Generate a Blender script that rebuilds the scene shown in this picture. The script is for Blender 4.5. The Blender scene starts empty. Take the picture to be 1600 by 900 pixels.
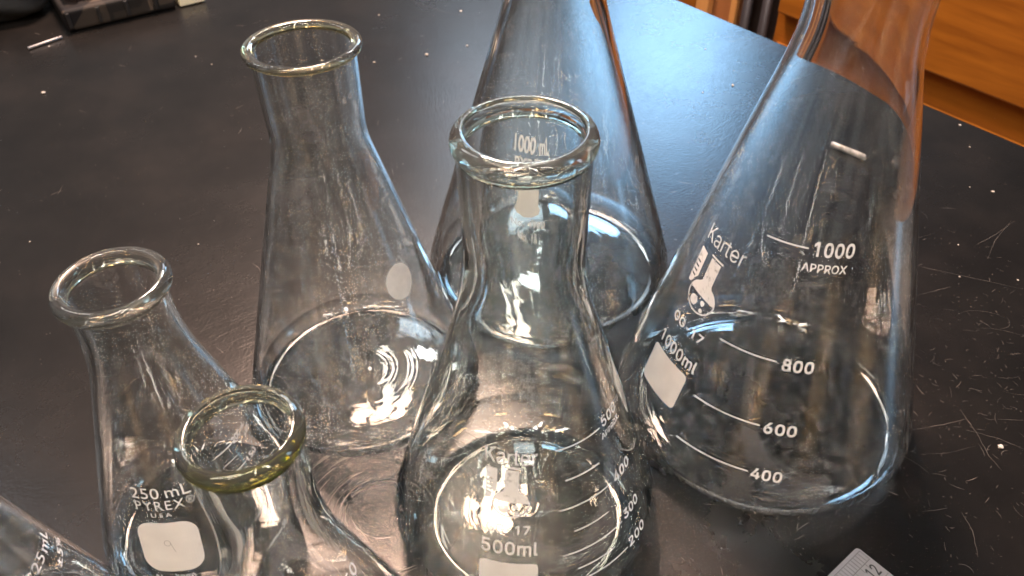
import bpy, bmesh, math, random
from mathutils import Vector, Matrix

random.seed(7)
MM = 0.001
scene = bpy.context.scene
COL = scene.collection

# ------------------------------------------------------------------ camera
cam_d = bpy.data.cameras.new('camera')
cam = bpy.data.objects.new('camera', cam_d)
COL.objects.link(cam)
pitch, roll = math.radians(41.5), math.radians(0.882)
rt0, up0 = Vector((1, 0, 0)), Vector((0, math.sin(pitch), math.cos(pitch)))
fw0 = Vector((0, math.cos(pitch), -math.sin(pitch)))
R_ = rt0 * math.cos(roll) - up0 * math.sin(roll)
U_ = rt0 * math.sin(roll) + up0 * math.cos(roll)
cam.matrix_world = Matrix.Translation((0, 0, 0.29638)) @ Matrix((R_, U_, -fw0)).transposed().to_4x4()
cam_d.sensor_width = 36.0
cam_d.lens = 36.0 * 1274.5 / 1600.0
cam_d.clip_start = 0.01
cam_d.clip_end = 50.0
cam_d.dof.use_dof = True
cam_d.dof.focus_distance = 0.30
cam_d.dof.aperture_fstop = 26.0
scene.camera = cam

# ------------------------------------------------------------------ world, view, sampling
world = bpy.data.worlds.new('World')
scene.world = world
world.use_nodes = True
# the dim room around: uneven walls and a paler ceiling, by direction only
wn = world.node_tree
wtc = wn.nodes.new('ShaderNodeTexCoord')
wmp = wn.nodes.new('ShaderNodeMapping')
wmp.inputs['Scale'].default_value = (2.4, 2.4, 0.9)
wn.links.new(wtc.outputs['Generated'], wmp.inputs['Vector'])
wnz = wn.nodes.new('ShaderNodeTexNoise')
wnz.inputs['Scale'].default_value = 1.6
wnz.inputs['Detail'].default_value = 3.0
wn.links.new(wmp.outputs[0], wnz.inputs['Vector'])
wrp = wn.nodes.new('ShaderNodeValToRGB')
wrp.color_ramp.elements[0].position, wrp.color_ramp.elements[0].color = 0.45, (0.05, 0.045, 0.04, 1)
wrp.color_ramp.elements[1].position, wrp.color_ramp.elements[1].color = 0.60, (1.08, 1.09, 1.10, 1)
wn.links.new(wnz.outputs['Fac'], wrp.inputs['Fac'])
wsp = wn.nodes.new('ShaderNodeSeparateXYZ')
wn.links.new(wtc.outputs['Generated'], wsp.inputs[0])
wmr = wn.nodes.new('ShaderNodeMapRange')
wmr.inputs['From Min'].default_value, wmr.inputs['From Max'].default_value = -0.3, 0.7
wmr.inputs['To Min'].default_value, wmr.inputs['To Max'].default_value = 0.72, 0.25
wn.links.new(wsp.outputs['X'], wmr.inputs['Value'])
wvm = wn.nodes.new('ShaderNodeVectorMath')
wvm.operation = 'SCALE'
wn.links.new(wrp.outputs['Color'], wvm.inputs[0])
wn.links.new(wmr.outputs[0], wvm.inputs['Scale'])
wn.links.new(wvm.outputs[0], wn.nodes['Background'].inputs[0])
wn.nodes['Background'].inputs[1].default_value = 0.36
scene.view_settings.view_transform = 'Standard'
scene.view_settings.look = 'None'
scene.view_settings.exposure = 0.0
scene.view_settings.gamma = 1.0
cy = scene.cycles
cy.max_bounces = 28
cy.transmission_bounces = 28
cy.glossy_bounces = 10
cy.diffuse_bounces = 3
cy.transparent_max_bounces = 16
cy.sample_clamp_indirect = 40.0
cy.blur_glossy = 0.0
cy.caustics_reflective = True
cy.caustics_refractive = True
cy.use_adaptive_sampling = False
cy.use_denoising = True


# ------------------------------------------------------------------ lamps (the room's window and ceiling lights, plus added fill tubes)
def area(name, loc, target, sx, sy, power, color):
    d = bpy.data.lights.new(name, 'AREA')
    d.shape = 'RECTANGLE'
    d.size, d.size_y = sx, sy
    d.energy = power
    d.color = color
    o = bpy.data.objects.new(name, d)
    COL.objects.link(o)
    o.location = loc
    q = (Vector(target) - Vector(loc)).to_track_quat('-Z', 'Y')
    o.rotation_euler = q.to_euler()
    return o


C0 = (0, 0.28, 0)
# windows: one behind the bench, a narrow one to the right
area('window_light', (0.62, 2.95, 1.18), C0, 0.50, 0.52, 22, (0.34, 0.64, 1.0))
area('window_light', (-0.02, 3.10, 1.60), C0, 0.50, 0.70, 9, (0.70, 0.84, 1.0))
area('window_light', (2.30, 0.10, 0.75), C0, 0.28, 1.00, 10, (0.42, 0.70, 1.0))
# ceiling tubes and lamps
area('ceiling_or_fill_tube', (-0.30, 1.60, 1.75), C0, 0.06, 0.80, 5, (1.0, 0.90, 0.80))
area('ceiling_or_fill_tube', (-0.14, 1.60, 1.75), C0, 0.06, 0.80, 5, (1.0, 0.90, 0.80))
area('ceiling_or_fill_tube', (-1.45, 1.05, 1.75), C0, 0.20, 0.8, 5, (0.95, 0.97, 1.0))
for i in range(3):
    for j in range(2):
        area('warm_lamp', (-0.41 + i * 0.15, 1.14 + j * 0.15, 1.60), C0, 0.115, 0.115, 14.0, (1.0, 0.66, 0.50))
area('skylight', (0.05, 2.2, 1.72), C0, 0.24, 0.14, 9, (0.92, 0.97, 1.0))
for tx in (-0.75, -0.25, 0.30, 0.85):  # fill tubes added behind the camera for the prints; slim to reflect as streaks
    area('ceiling_or_fill_tube', (tx, -0.5, 1.9), C0, 0.045, 1.3, 11.0, (1.0, 0.95, 0.90))
for bx, by, bz, sp, sz, pw in ((-0.55, -0.50, 1.55, 0.16, 0.06, 0.7), (-1.9, -3.6, 1.35, 0.30, 0.13, 3.2), (1.2, -4.2, 1.30, 0.32, 0.13, 3.2), (2.6, -1.8, 1.1, 0.26, 0.10, 2.0)):
    for i in range(3):
        for j in range(2):
            area('ceiling_bulb', (bx + i * sp, by + j * sp * 1.6, bz), C0, sz, sz, pw, (1.0, 0.60, 0.28))


# ------------------------------------------------------------------ material helpers
def nodes_of(name):
    m = bpy.data.materials.new(name)
    m.use_nodes = True
    nt = m.node_tree
    nt.nodes.clear()
    out = nt.nodes.new('ShaderNodeOutputMaterial')
    return m, nt, out


def N(nt, typ, **kw):
    n = nt.nodes.new(typ)
    for k, v in kw.items():
        if k.startswith('_'):
            setattr(n, k[1:], v)
        else:
            n.inputs[k.replace('__', ' ')].default_value = v
    return n


def L(nt, a, b):
    nt.links.new(a, b)


def ramp(nt, fac, stops):
    r = nt.nodes.new('ShaderNodeValToRGB')
    els = r.color_ramp.elements
    els[0].position, els[0].color = stops[0][0], stops[0][1]
    els[1].position, els[1].color = stops[-1][0], stops[-1][1]
    for p, c in stops[1:-1]:
        e = els.new(p)
        e.color = c
    L(nt, fac, r.inputs['Fac'])
    return r.outputs['Color']


def g(v, a=1.0):
    return (v, v, v, a)


def simple_mat(name, color, rough=0.5, metallic=0.0, noise=0.0, nscale=60.0, bump=0.0, spec=0.5):
    m, nt, out = nodes_of(name)
    p = N(nt, 'ShaderNodeBsdfPrincipled')
    p.inputs['Base Color'].default_value = (*color, 1)
    p.inputs['Roughness'].default_value = rough
    p.inputs['Metallic'].default_value = metallic
    p.inputs['Specular IOR Level'].default_value = spec
    tc = N(nt, 'ShaderNodeTexCoord')
    if noise > 0 or bump > 0:
        nz = N(nt, 'ShaderNodeTexNoise', Scale=nscale, Detail=5.0)
        L(nt, tc.outputs['Object'], nz.inputs['Vector'])
        if noise > 0:
            c = ramp(nt, nz.outputs['Fac'], [(0.3, (*[x * (1 - noise) for x in color], 1)), (0.7, (*[min(1, x * (1 + noise)) for x in color], 1))])
            L(nt, c, p.inputs['Base Color'])
        if bump > 0:
            b = N(nt, 'ShaderNodeBump', Strength=bump, Distance=0.001)
            L(nt, nz.outputs['Fac'], b.inputs['Height'])
            L(nt, b.outputs['Normal'], p.inputs['Normal'])
    L(nt, p.outputs[0], out.inputs[0])
    return m


def glass_mat(name, tint=(0.985, 0.99, 0.985), film=0.018, wavy=0.15, wscale=55.0, ior=1.47, film_col=(0.75, 0.76, 0.78)):
    m, nt, out = nodes_of(name)
    gl = N(nt, 'ShaderNodeBsdfGlass', Roughness=0.0, IOR=ior)
    gl.inputs['Color'].default_value = (*tint, 1)
    df = N(nt, 'ShaderNodeBsdfDiffuse')
    df.inputs['Color'].default_value = (*film_col, 1)
    tc = N(nt, 'ShaderNodeTexCoord')
    # slow unevenness of blown glass
    mp = N(nt, 'ShaderNodeMapping')
    mp.inputs['Scale'].default_value = (1, 1, 0.45)
    L(nt, tc.outputs['Object'], mp.inputs['Vector'])
    nz = N(nt, 'ShaderNodeTexNoise', Scale=wscale, Detail=1.5)
    L(nt, mp.outputs[0], nz.inputs['Vector'])
    b = N(nt, 'ShaderNodeBump', Strength=wavy, Distance=0.001)
    L(nt, nz.outputs['Fac'], b.inputs['Height'])
    L(nt, b.outputs['Normal'], gl.inputs['Normal'])
    # thin dried film: runs down the wall, plus specks
    mp2 = N(nt, 'ShaderNodeMapping')
    mp2.inputs['Scale'].default_value = (1, 1, 0.05)
    L(nt, tc.outputs['Object'], mp2.inputs['Vector'])
    n2 = N(nt, 'ShaderNodeTexNoise', Scale=230.0, Detail=5.0, Roughness=0.55)
    L(nt, mp2.outputs[0], n2.inputs['Vector'])
    f1 = ramp(nt, n2.outputs['Fac'], [(0.42, g(film * 0.12)), (0.80, g(film * 3.0))])
    n3 = N(nt, 'ShaderNodeTexVoronoi', Scale=380.0)
    L(nt, tc.outputs['Object'], n3.inputs['Vector'])
    f2 = ramp(nt, n3.outputs['Distance'], [(0.05, g(0.35)), (0.10, g(0.0))])
    n4 = N(nt, 'ShaderNodeTexNoise', Scale=40.0)
    L(nt, tc.outputs['Object'], n4.inputs['Vector'])
    f3 = ramp(nt, n4.outputs['Fac'], [(0.55, g(0.0)), (0.7, g(1.0))])
    mul = N(nt, 'ShaderNodeMath', _operation='MULTIPLY')
    L(nt, f2, mul.inputs[0])
    L(nt, f3, mul.inputs[1])
    add = N(nt, 'ShaderNodeMath', _operation='ADD', _use_clamp=True)
    L(nt, f1, add.inputs[0])
    L(nt, mul.outputs[0], add.inputs[1])
    mix = N(nt, 'ShaderNodeMixShader')
    L(nt, add.outputs[0], mix.inputs[0])
    L(nt, gl.outputs[0], mix.inputs[1])
    L(nt, df.outputs[0], mix.inputs[2])
    L(nt, mix.outputs[0], out.inputs[0])
    return m


def rim_mat(name, tint_low, tint_high, z0, z1, film=0.03, streak=None):
    """coloured lip glass; the glass itself carries more colour in its lower, thicker edge"""
    m, nt, out = nodes_of(name)
    gl = N(nt, 'ShaderNodeBsdfGlass', Roughness=0.0, IOR=1.5)
    tc = N(nt, 'ShaderNodeTexCoord')
    sep = N(nt, 'ShaderNodeSeparateXYZ')
    L(nt, tc.outputs['Object'], sep.inputs[0])
    mr = N(nt, 'ShaderNodeMapRange')
    mr.inputs['From Min'].default_value = z0
    mr.inputs['From Max'].default_value = z1
    L(nt, sep.outputs['Z'], mr.inputs['Value'])
    fac = mr.outputs[0]
    if streak:
        # the colour is strongest in a streak of the lip on one side
        dt = N(nt, 'ShaderNodeVectorMath', _operation='DOT_PRODUCT')
        L(nt, tc.outputs['Object'], dt.inputs[0])
        dt.inputs[1].default_value = streak
        m2 = N(nt, 'ShaderNodeMapRange')
        m2.inputs['From Min'].default_value = -0.006
        m2.inputs['From Max'].default_value = 0.009
        m2.inputs['To Min'].default_value = 0.9
        m2.inputs['To Max'].default_value = 0.0
        L(nt, dt.outputs['Value'], m2.inputs['Value'])
        mx_ = N(nt, 'ShaderNodeMath', _operation='MAXIMUM')
        L(nt, fac, mx_.inputs[0])
        L(nt, m2.outputs[0], mx_.inputs[1])
        fac = mx_.outputs[0]
    c = ramp(nt, fac, [(0.0, (*tint_low, 1)), (1.0, (*tint_high, 1))])
    L(nt, c, gl.inputs['Color'])
    nz = N(nt, 'ShaderNodeTexNoise', Scale=160.0, Detail=1.5)
    L(nt, tc.outputs['Object'], nz.inputs['Vector'])
    b = N(nt, 'ShaderNodeBump', Strength=0.25, Distance=0.001)
    L(nt, nz.outputs['Fac'], b.inputs['Height'])
    L(nt, b.outputs['Normal'], gl.inputs['Normal'])
    df = N(nt, 'ShaderNodeBsdfDiffuse')
    cm = N(nt, 'ShaderNodeMix', _data_type='RGBA')
    cm.inputs['Factor'].default_value = 0.5
    L(nt, c, cm.inputs[6])
    cm.inputs[7].default_value = (0.8, 0.8, 0.78, 1)
    L(nt, cm.outputs[2], df.inputs['Color'])
    mx = N(nt, 'ShaderNodeMixShader')
    mx.inputs[0].default_value = film
    L(nt, gl.outputs[0], mx.inputs[1])
    L(nt, df.outputs[0], mx.inputs[2])
    L(nt, mx.outputs[0], out.inputs[0])
    return m


def wood_mat(name, c1, c2, rough=0.4, axis_rot=0.0, scale=14.0):
    m, nt, out = nodes_of(name)
    p = N(nt, 'ShaderNodeBsdfPrincipled', Roughness=rough)
    tc = N(nt, 'ShaderNodeTexCoord')
    mp = N(nt, 'ShaderNodeMapping')
    mp.inputs['Scale'].default_value = (0.10, 1.0, 1.0) if axis_rot == 0 else (1.0, 1.0, 0.10)
    L(nt, tc.outputs['Object'], mp.inputs['Vector'])
    nz = N(nt, 'ShaderNodeTexNoise', Scale=scale, Detail=7.0, Roughness=0.6, Distortion=1.2)
    L(nt, mp.outputs[0], nz.inputs['Vector'])
    n2 = N(nt, 'ShaderNodeTexNoise', Scale=scale * 9, Detail=4.0)
    L(nt, mp.outputs[0], n2.inputs['Vector'])
    mx = N(nt, 'ShaderNodeMath', _operation='MULTIPLY_ADD')
    L(nt, n2.outputs['Fac'], mx.inputs[0])
    mx.inputs[1].default_value = 0.35
    L(nt, nz.outputs['Fac'], mx.inputs[2])
    c = ramp(nt, mx.outputs[0], [(0.45, (*c1, 1)), (0.9, (*c2, 1))])
    L(nt, c, p.inputs['Base Color'])
    L(nt, p.outputs[0], out.inputs[0])
    return m


def bench_mat():
    m, nt, out = nodes_of('black_epoxy_resin')
    p = N(nt, 'ShaderNodeBsdfPrincipled')
    tc = N(nt, 'ShaderNodeTexCoord')
    # cloudy colour with faint brown and grey blotches
    n1 = N(nt, 'ShaderNodeTexNoise', Scale=14.0, Detail=6.0, Roughness=0.6)
    L(nt, tc.outputs['Object'], n1.inputs['Vector'])
    base = ramp(nt, n1.outputs['Fac'], [(0.3, (0.0045, 0.0042, 0.0042, 1)), (0.5, (0.0068, 0.0062, 0.0060, 1)), (0.72, (0.0115, 0.0098, 0.0090, 1))])
    # specks of dust
    v = N(nt, 'ShaderNodeTexVoronoi', Scale=260.0)
    L(nt, tc.outputs['Object'], v.inputs['Vector'])
    f2 = ramp(nt, v.outputs['Distance'], [(0.06, g(1.0)), (0.13, g(0.0))])
    n4 = N(nt, 'ShaderNodeTexNoise', Scale=22.0, Detail=3.0)
    L(nt, tc.outputs['Object'], n4.inputs['Vector'])
    f3 = ramp(nt, n4.outputs['Fac'], [(0.55, g(0.0)), (0.75, g(0.5))])
    mul = N(nt, 'ShaderNodeMath', _operation='MULTIPLY')
    L(nt, f2, mul.inputs[0])
    L(nt, f3, mul.inputs[1])
    mixc = N(nt, 'ShaderNodeMix', _data_type='RGBA')
    L(nt, mul.outputs[0], mixc.inputs['Factor'])
    L(nt, base, mixc.inputs[6])
    mixc.inputs[7].default_value = (0.16, 0.13, 0.11, 1)
    L(nt, mixc.outputs[2], p.inputs['Base Color'])
    rr = N(nt, 'ShaderNodeTexNoise', Scale=9.0, Detail=7.0, Roughness=0.7)
    L(nt, tc.outputs['Object'], rr.inputs['Vector'])
    mr = N(nt, 'ShaderNodeMapRange')
    mr.inputs['To Min'].default_value = 0.21
    mr.inputs['To Max'].default_value = 0.32
    L(nt, rr.outputs['Fac'], mr.inputs['Value'])
    L(nt, mr.outputs[0], p.inputs['Roughness'])
    # orange-peel grain of the cast resin and a slow waviness
    gz = N(nt, 'ShaderNodeTexNoise', Scale=620.0, Detail=2.0, Roughness=0.5)
    L(nt, tc.outputs['Object'], gz.inputs['Vector'])
    b = N(nt, 'ShaderNodeBump', Strength=0.20, Distance=0.0004)
    L(nt, gz.outputs['Fac'], b.inputs['Height'])
    prev = b
    for q, ang in enumerate((0.2, 0.95, 1.75, 2.5)):
        mpq = N(nt, 'ShaderNodeMapping')
        mpq.inputs['Rotation'].default_value = (0, 0, ang)
        mpq.inputs['Scale'].default_value = (1, 0.035, 1)
        L(nt, tc.outputs['Object'], mpq.inputs['Vector'])
        nq = N(nt, 'ShaderNodeTexNoise', Scale=1500.0, Detail=1.0)
        L(nt, mpq.outputs[0], nq.inputs['Vector'])
        cq = ramp(nt, nq.outputs['Fac'], [(0.60, g(0.0)), (0.72, g(1.0))])
        bq = N(nt, 'ShaderNodeBump', Strength=0.055, Distance=0.0003)
        L(nt, cq, bq.inputs['Height'])
        L(nt, prev.outputs['Normal'], bq.inputs['Normal'])
        prev = bq
    L(nt, prev.outputs['Normal'], p.inputs['Normal'])
    p.inputs['IOR'].default_value = 1.45
    L(nt, p.outputs[0], out.inputs[0])
    return m


# ------------------------------------------------------------------ object helpers
def link(o, parent=None):
    COL.objects.link(o)
    if parent is not None:
        o.parent = parent
    return o


def from_bm(name, bm, mat, parent=None, smooth=False, loc=None):
    me = bpy.data.meshes.new(name)
    bm.normal_update()
    bm.to_mesh(me)
    bm.free()
    me.materials.append(mat)
    if smooth:
        for p in me.polygons:
            p.use_smooth = True
    o = bpy.data.objects.new(name, me)
    if loc is not None:
        o.location = loc
    return link(o, parent)


def tag(o, label=None, cat=None, group=None, kind=None):
    if label:
        o['label'] = label
    if cat:
        o['category'] = cat
    if group:
        o['group'] = group
    if kind:
        o['kind'] = kind
    return o


def empty(name, loc, rz=0.0):
    o = bpy.data.objects.new(name, None)
    o.empty_display_size = 0.02
    o.location = loc
    o.rotation_euler = (0, 0, rz)
    return link(o)


def add_box(bm, x0, x1, y0, y1, z0, z1, bevel=0.0):
    r = bmesh.ops.create_cube(bm, size=1.0)
    vs = r['verts']
    bmesh.ops.scale(bm, vec=(x1 - x0, y1 - y0, z1 - z0), verts=vs)
    bmesh.ops.translate(bm, vec=((x0 + x1) / 2, (y0 + y1) / 2, (z0 + z1) / 2), verts=vs)
    if bevel > 0:
        es = list({e for v in vs for e in v.link_edges})
        bmesh.ops.bevel(bm, geom=es, offset=bevel, segments=3, affect='EDGES', profile=0.5)


def lathe(pts, n=176, closed=False):
    """surface of revolution of (r, z) points; normals follow the winding: going up on the outside"""
    bm = bmesh.new()
    rings = []
    for r, z in pts:
        if r < 1e-7:
            rings.append([bm.verts.new((0, 0, z))])
        else:
            rings.append([bm.verts.new((r * math.cos(2 * math.pi * i / n), r * math.sin(2 * math.pi * i / n), z)) for i in range(n)])
    pairs = list(zip(rings[:-1], rings[1:]))
    if closed:
        pairs.append((rings[-1], rings[0]))
    for a, b in pairs:
        for i in range(n):
            j = (i + 1) % n
            if len(a) == 1:
                bm.faces.new((a[0], b[j], b[i]))
            elif len(b) == 1:
                bm.faces.new((a[i], a[j], b[0]))
            else:
                bm.faces.new((a[i], a[j], b[j], b[i]))
    return bm


# ------------------------------------------------------------------ flask shape
def ray_plane(u, v):
    x = (u - 800) / 1274.5
    y = (450 - v) / 1274.5
    dvec = fw0 + R_ * x + U_ * y
    t = -0.29638 / dvec.z
    return Vector((dvec.x * t, dvec.y * t, 0))


class Profile:
    """outer wall of a conical flask, all in mm"""

    def __init__(s, R, rn, hn, H, rr, rc, wz, rt, b, t=1.8, ripple=0.0):
        s.R, s.H, s.b, s.t, s.rr, s.rt = R, H, b, t, rr, rt
        a1 = math.atan2(hn - rc, R - rn)
        end = math.pi / 2 + (math.pi / 2 - a1)
        P = []
        rf = R - rc                       # radius of the standing ring
        P += [(0, 3.0)] + [(rf * q, 0.2 + 2.8 * (1 - q ** 3.2)) for q in [k / 44 for k in range(1, 43)]]
        for i in range(15):
            a = 0.0 + end * i / 14
            P.append((R - rc + rc * math.sin(a), rc - rc * math.cos(a) + 0.15))
        p0 = P[-1]
        W = (rn, hn)
        T = (rt, H - 2 * b)

        def toward(a, q, d):
            l = math.hypot(q[0] - a[0], q[1] - a[1])
            return (a[0] + (q[0] - a[0]) * d / l, a[1] + (q[1] - a[1]) * d / l)
        A, B = toward(W, p0, wz), toward(W, T, min(wz, H - 2 * b - hn - 1))
        for i in range(1, 13):
            t_ = i / 12
            P.append((p0[0] + (A[0] - p0[0]) * t_, p0[1] + (A[1] - p0[1]) * t_))
        for i in range(1, 15):
            t_ = i / 14
            P.append(tuple((1 - t_) ** 2 * A[k] + 2 * t_ * (1 - t_) * W[k] + t_ * t_ * B[k] for k in (0, 1)))
        for i in range(1, 9):
            t_ = i / 8
            P.append((B[0] + (T[0] - B[0]) * t_, B[1] + (T[1] - B[1]) * t_))
        s.P = P
        # inner wall
        I = []
        n = len(P)
        for i, (r, z) in enumerate(P):
            a, c = P[max(0, i - 1)], P[min(n - 1, i + 1)]
            dx, dz = c[0] - a[0], c[1] - a[1]
            l = math.hypot(dx, dz) or 1
            nx, nz = -dz / l, dx / l      # inward
            if z > rc * 1.2 or r > rf * 0.97:
                th = t
                if z < rc * 1.4:
                    th = t * 1.25
                dsh = (z - hn) / max(wz, 6)
                th += ripple * math.exp(-dsh * dsh)
                I.append((max(0.0, r + nx * th), z + nz * th))
            else:
                I.append((r, z + t * 1.5 + 0.020 * math.sin(r * 1.25) + 0.022 * math.sin(r * 0.73 + 1) + 0.008 * math.sin(r * 2.4)))
        I[-1] = (rt - t, H - 2 * b)
        s.I = [q for q in I]

    def radius(s, z):
        W = s.P[43:]
        for a, c in zip(W[:-1], W[1:]):
            if a[1] <= z <= c[1]:
                t = (z - a[1]) / max(1e-9, c[1] - a[1])
                return a[0] + (c[0] - a[0]) * t
        return W[-1][0]

    def at_slant(s, z0, d, off=0.12):
        """point a distance d up the wall from height z0, lifted off by off -> (r, z)"""
        W = s.P[43:]
        # cumulative length
        acc = 0.0
        cum = [0.0]
        for a, c in zip(W[:-1], W[1:]):
            acc += math.hypot(c[0] - a[0], c[1] - a[1])
            cum.append(acc)
        s0 = None
        for i, (a, c) in enumerate(zip(W[:-1], W[1:])):
            if a[1] <= z0 <= c[1]:
                s0 = cum[i] + (z0 - a[1]) / max(1e-9, c[1] - a[1]) * (cum[i + 1] - cum[i])
                break
        q = min(max(s0 + d, 0.01), acc - 0.01)
        for i in range(len(cum) - 1):
            if cum[i] <= q <= cum[i + 1]:
                a, c = W[i], W[i + 1]
                t = (q - cum[i]) / max(1e-9, cum[i + 1] - cum[i])
                dx, dz = c[0] - a[0], c[1] - a[1]
                l = math.hypot(dx, dz)
                return a[0] + dx * t + dz / l * off, a[1] + dz * t - dx / l * off
        return W[-1]


# --------------------------- flat artwork -> wrapped print
def text_polys(body, bold=0.0, shear=0.0, spacing=1.0):
    """returns a bmesh of the text with the lower left corner of its inked box at 0,0 and cap box scaled to 1 high"""
    cu = bpy.data.curves.new('lettering', 'FONT')
    cu.body = body
    cu.offset = bold
    cu.shear = shear
    cu.space_character = spacing
    cu.resolution_u = 4
    ob = bpy.data.objects.new('lettering', cu)
    COL.objects.link(ob)
    dg = bpy.context.evaluated_depsgraph_get()
    dg.update()
    me = bpy.data.meshes.new_from_object(ob.evaluated_get(dg))
    bpy.data.objects.remove(ob)
    bpy.data.curves.remove(cu)
    bm = bmesh.new()
    bm.from_mesh(me)
    bpy.data.meshes.remove(me)
    return bm


def curve_polys(loops):
    """filled 2-D outlines (even-odd) -> bmesh"""
    cu = bpy.data.curves.new('artwork', 'CURVE')
    cu.dimensions = '2D'
    cu.fill_mode = 'BOTH'
    for lp in loops:
        sp = cu.splines.new('POLY')
        sp.points.add(len(lp) - 1)
        for i, (x, y) in enumerate(lp):
            sp.points[i].co = (x, y, 0, 1)
        sp.use_cyclic_u = True
    ob = bpy.data.objects.new('artwork', cu)
    COL.objects.link(ob)
    dg = bpy.context.evaluated_depsgraph_get()
    dg.update()
    me = bpy.data.meshes.new_from_object(ob.evaluated_get(dg))
    bpy.data.objects.remove(ob)
    bpy.data.curves.remove(cu)
    bm = bmesh.new()
    bm.from_mesh(me)
    bpy.data.meshes.remove(me)
    return bm


def fit_box(bm, x0, x1, y0, y1, body=None):
    xs = [v.co.x for v in bm.verts]
    ys = [v.co.y for v in bm.verts]
    ax, bx, ay, by = min(xs), max(xs), min(ys), max(ys)
    for v in bm.verts:
        v.co.x = x0 + (v.co.x - ax) / (bx - ax) * (x1 - x0)
        v.co.y = y0 + (v.co.y - ay) / (by - ay) * (y1 - y0)
    return bm


def merge(dst, src):
    me = bpy.data.meshes.new('tmp')
    src.to_mesh(me)
    src.free()
    dst.from_mesh(me)
    bpy.data.meshes.remove(me)


def circle(cx, cy_, rx, ry=None, n=28):
    ry = ry or rx
    return [(cx + rx * math.cos(2 * math.pi * i / n), cy_ + ry * math.sin(2 * math.pi * i / n)) for i in range(n)]


def rrect(x0, x1, y0, y1, r, n=6, bulge=0.0):
    pts = []
    for cx, cy_, a0 in ((x1 - r, y1 - r, 0), (x0 + r, y1 - r, 90), (x0 + r, y0 + r, 180), (x1 - r, y0 + r, 270)):
        for i in range(n + 1):
            a = math.radians(a0 + 90 * i / n)
            pts.append((cx + r * math.cos(a), cy_ + r * math.sin(a)))
    return pts


def wrap(bm, prof, phi_c, z0, step=1.0, off=0.12):
    """art in mm, x = 0 at azimuth phi_c (degrees; 0 faces the camera side, + to the right), y = 0 at height z0"""
    xs = [v.co.x for v in bm.verts]
    ys = [v.co.y for v in bm.verts]
    for lo, hi, ax in ((min(xs), max(xs), 0), (min(ys), max(ys), 1)):
        k = math.ceil(lo / step)
        while k * step < hi:
            co = [0, 0, 0]
            co[ax] = k * step + 0.0137
            no = [0, 0, 0]
            no[ax] = 1
            bmesh.ops.bisect_plane(bm, geom=bm.verts[:] + bm.edges[:] + bm.faces[:], plane_co=co, plane_no=no, dist=1e-5)
            k += 1
    for v in bm.verts:
        x, y = v.co.x, v.co.y
        r, z = prof.at_slant(z0, y, off)
        ph = math.radians(phi_c) + x / r
        v.co = Vector((r * math.sin(ph), -r * math.cos(ph), z)) * MM
    return bm


def rad(prof, z):
    return prof.radius(z)


def put_text(dst, prof, body, phi0, phi1, z0, height, bold=0.01, shear=0.0, spacing=1.0, tilt=0.0):
    """text whose inked box spans phi0..phi1 (degrees) with its foot at z0 and `height` mm tall along the wall"""
    r = prof.at_slant(z0, height * 0.5)[0]
    w = math.radians(phi1 - phi0) * r
    bm = text_polys(body, bold, shear, spacing)
    fit_box(bm, -w / 2, w / 2, 0, height)
    if tilt:
        for v in bm.verts:
            v.co.y += v.co.x * math.tan(math.radians(tilt))
    wrap(bm, prof, (phi0 + phi1) / 2, z0)
    dst.add(text_name(body), bm)


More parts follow.
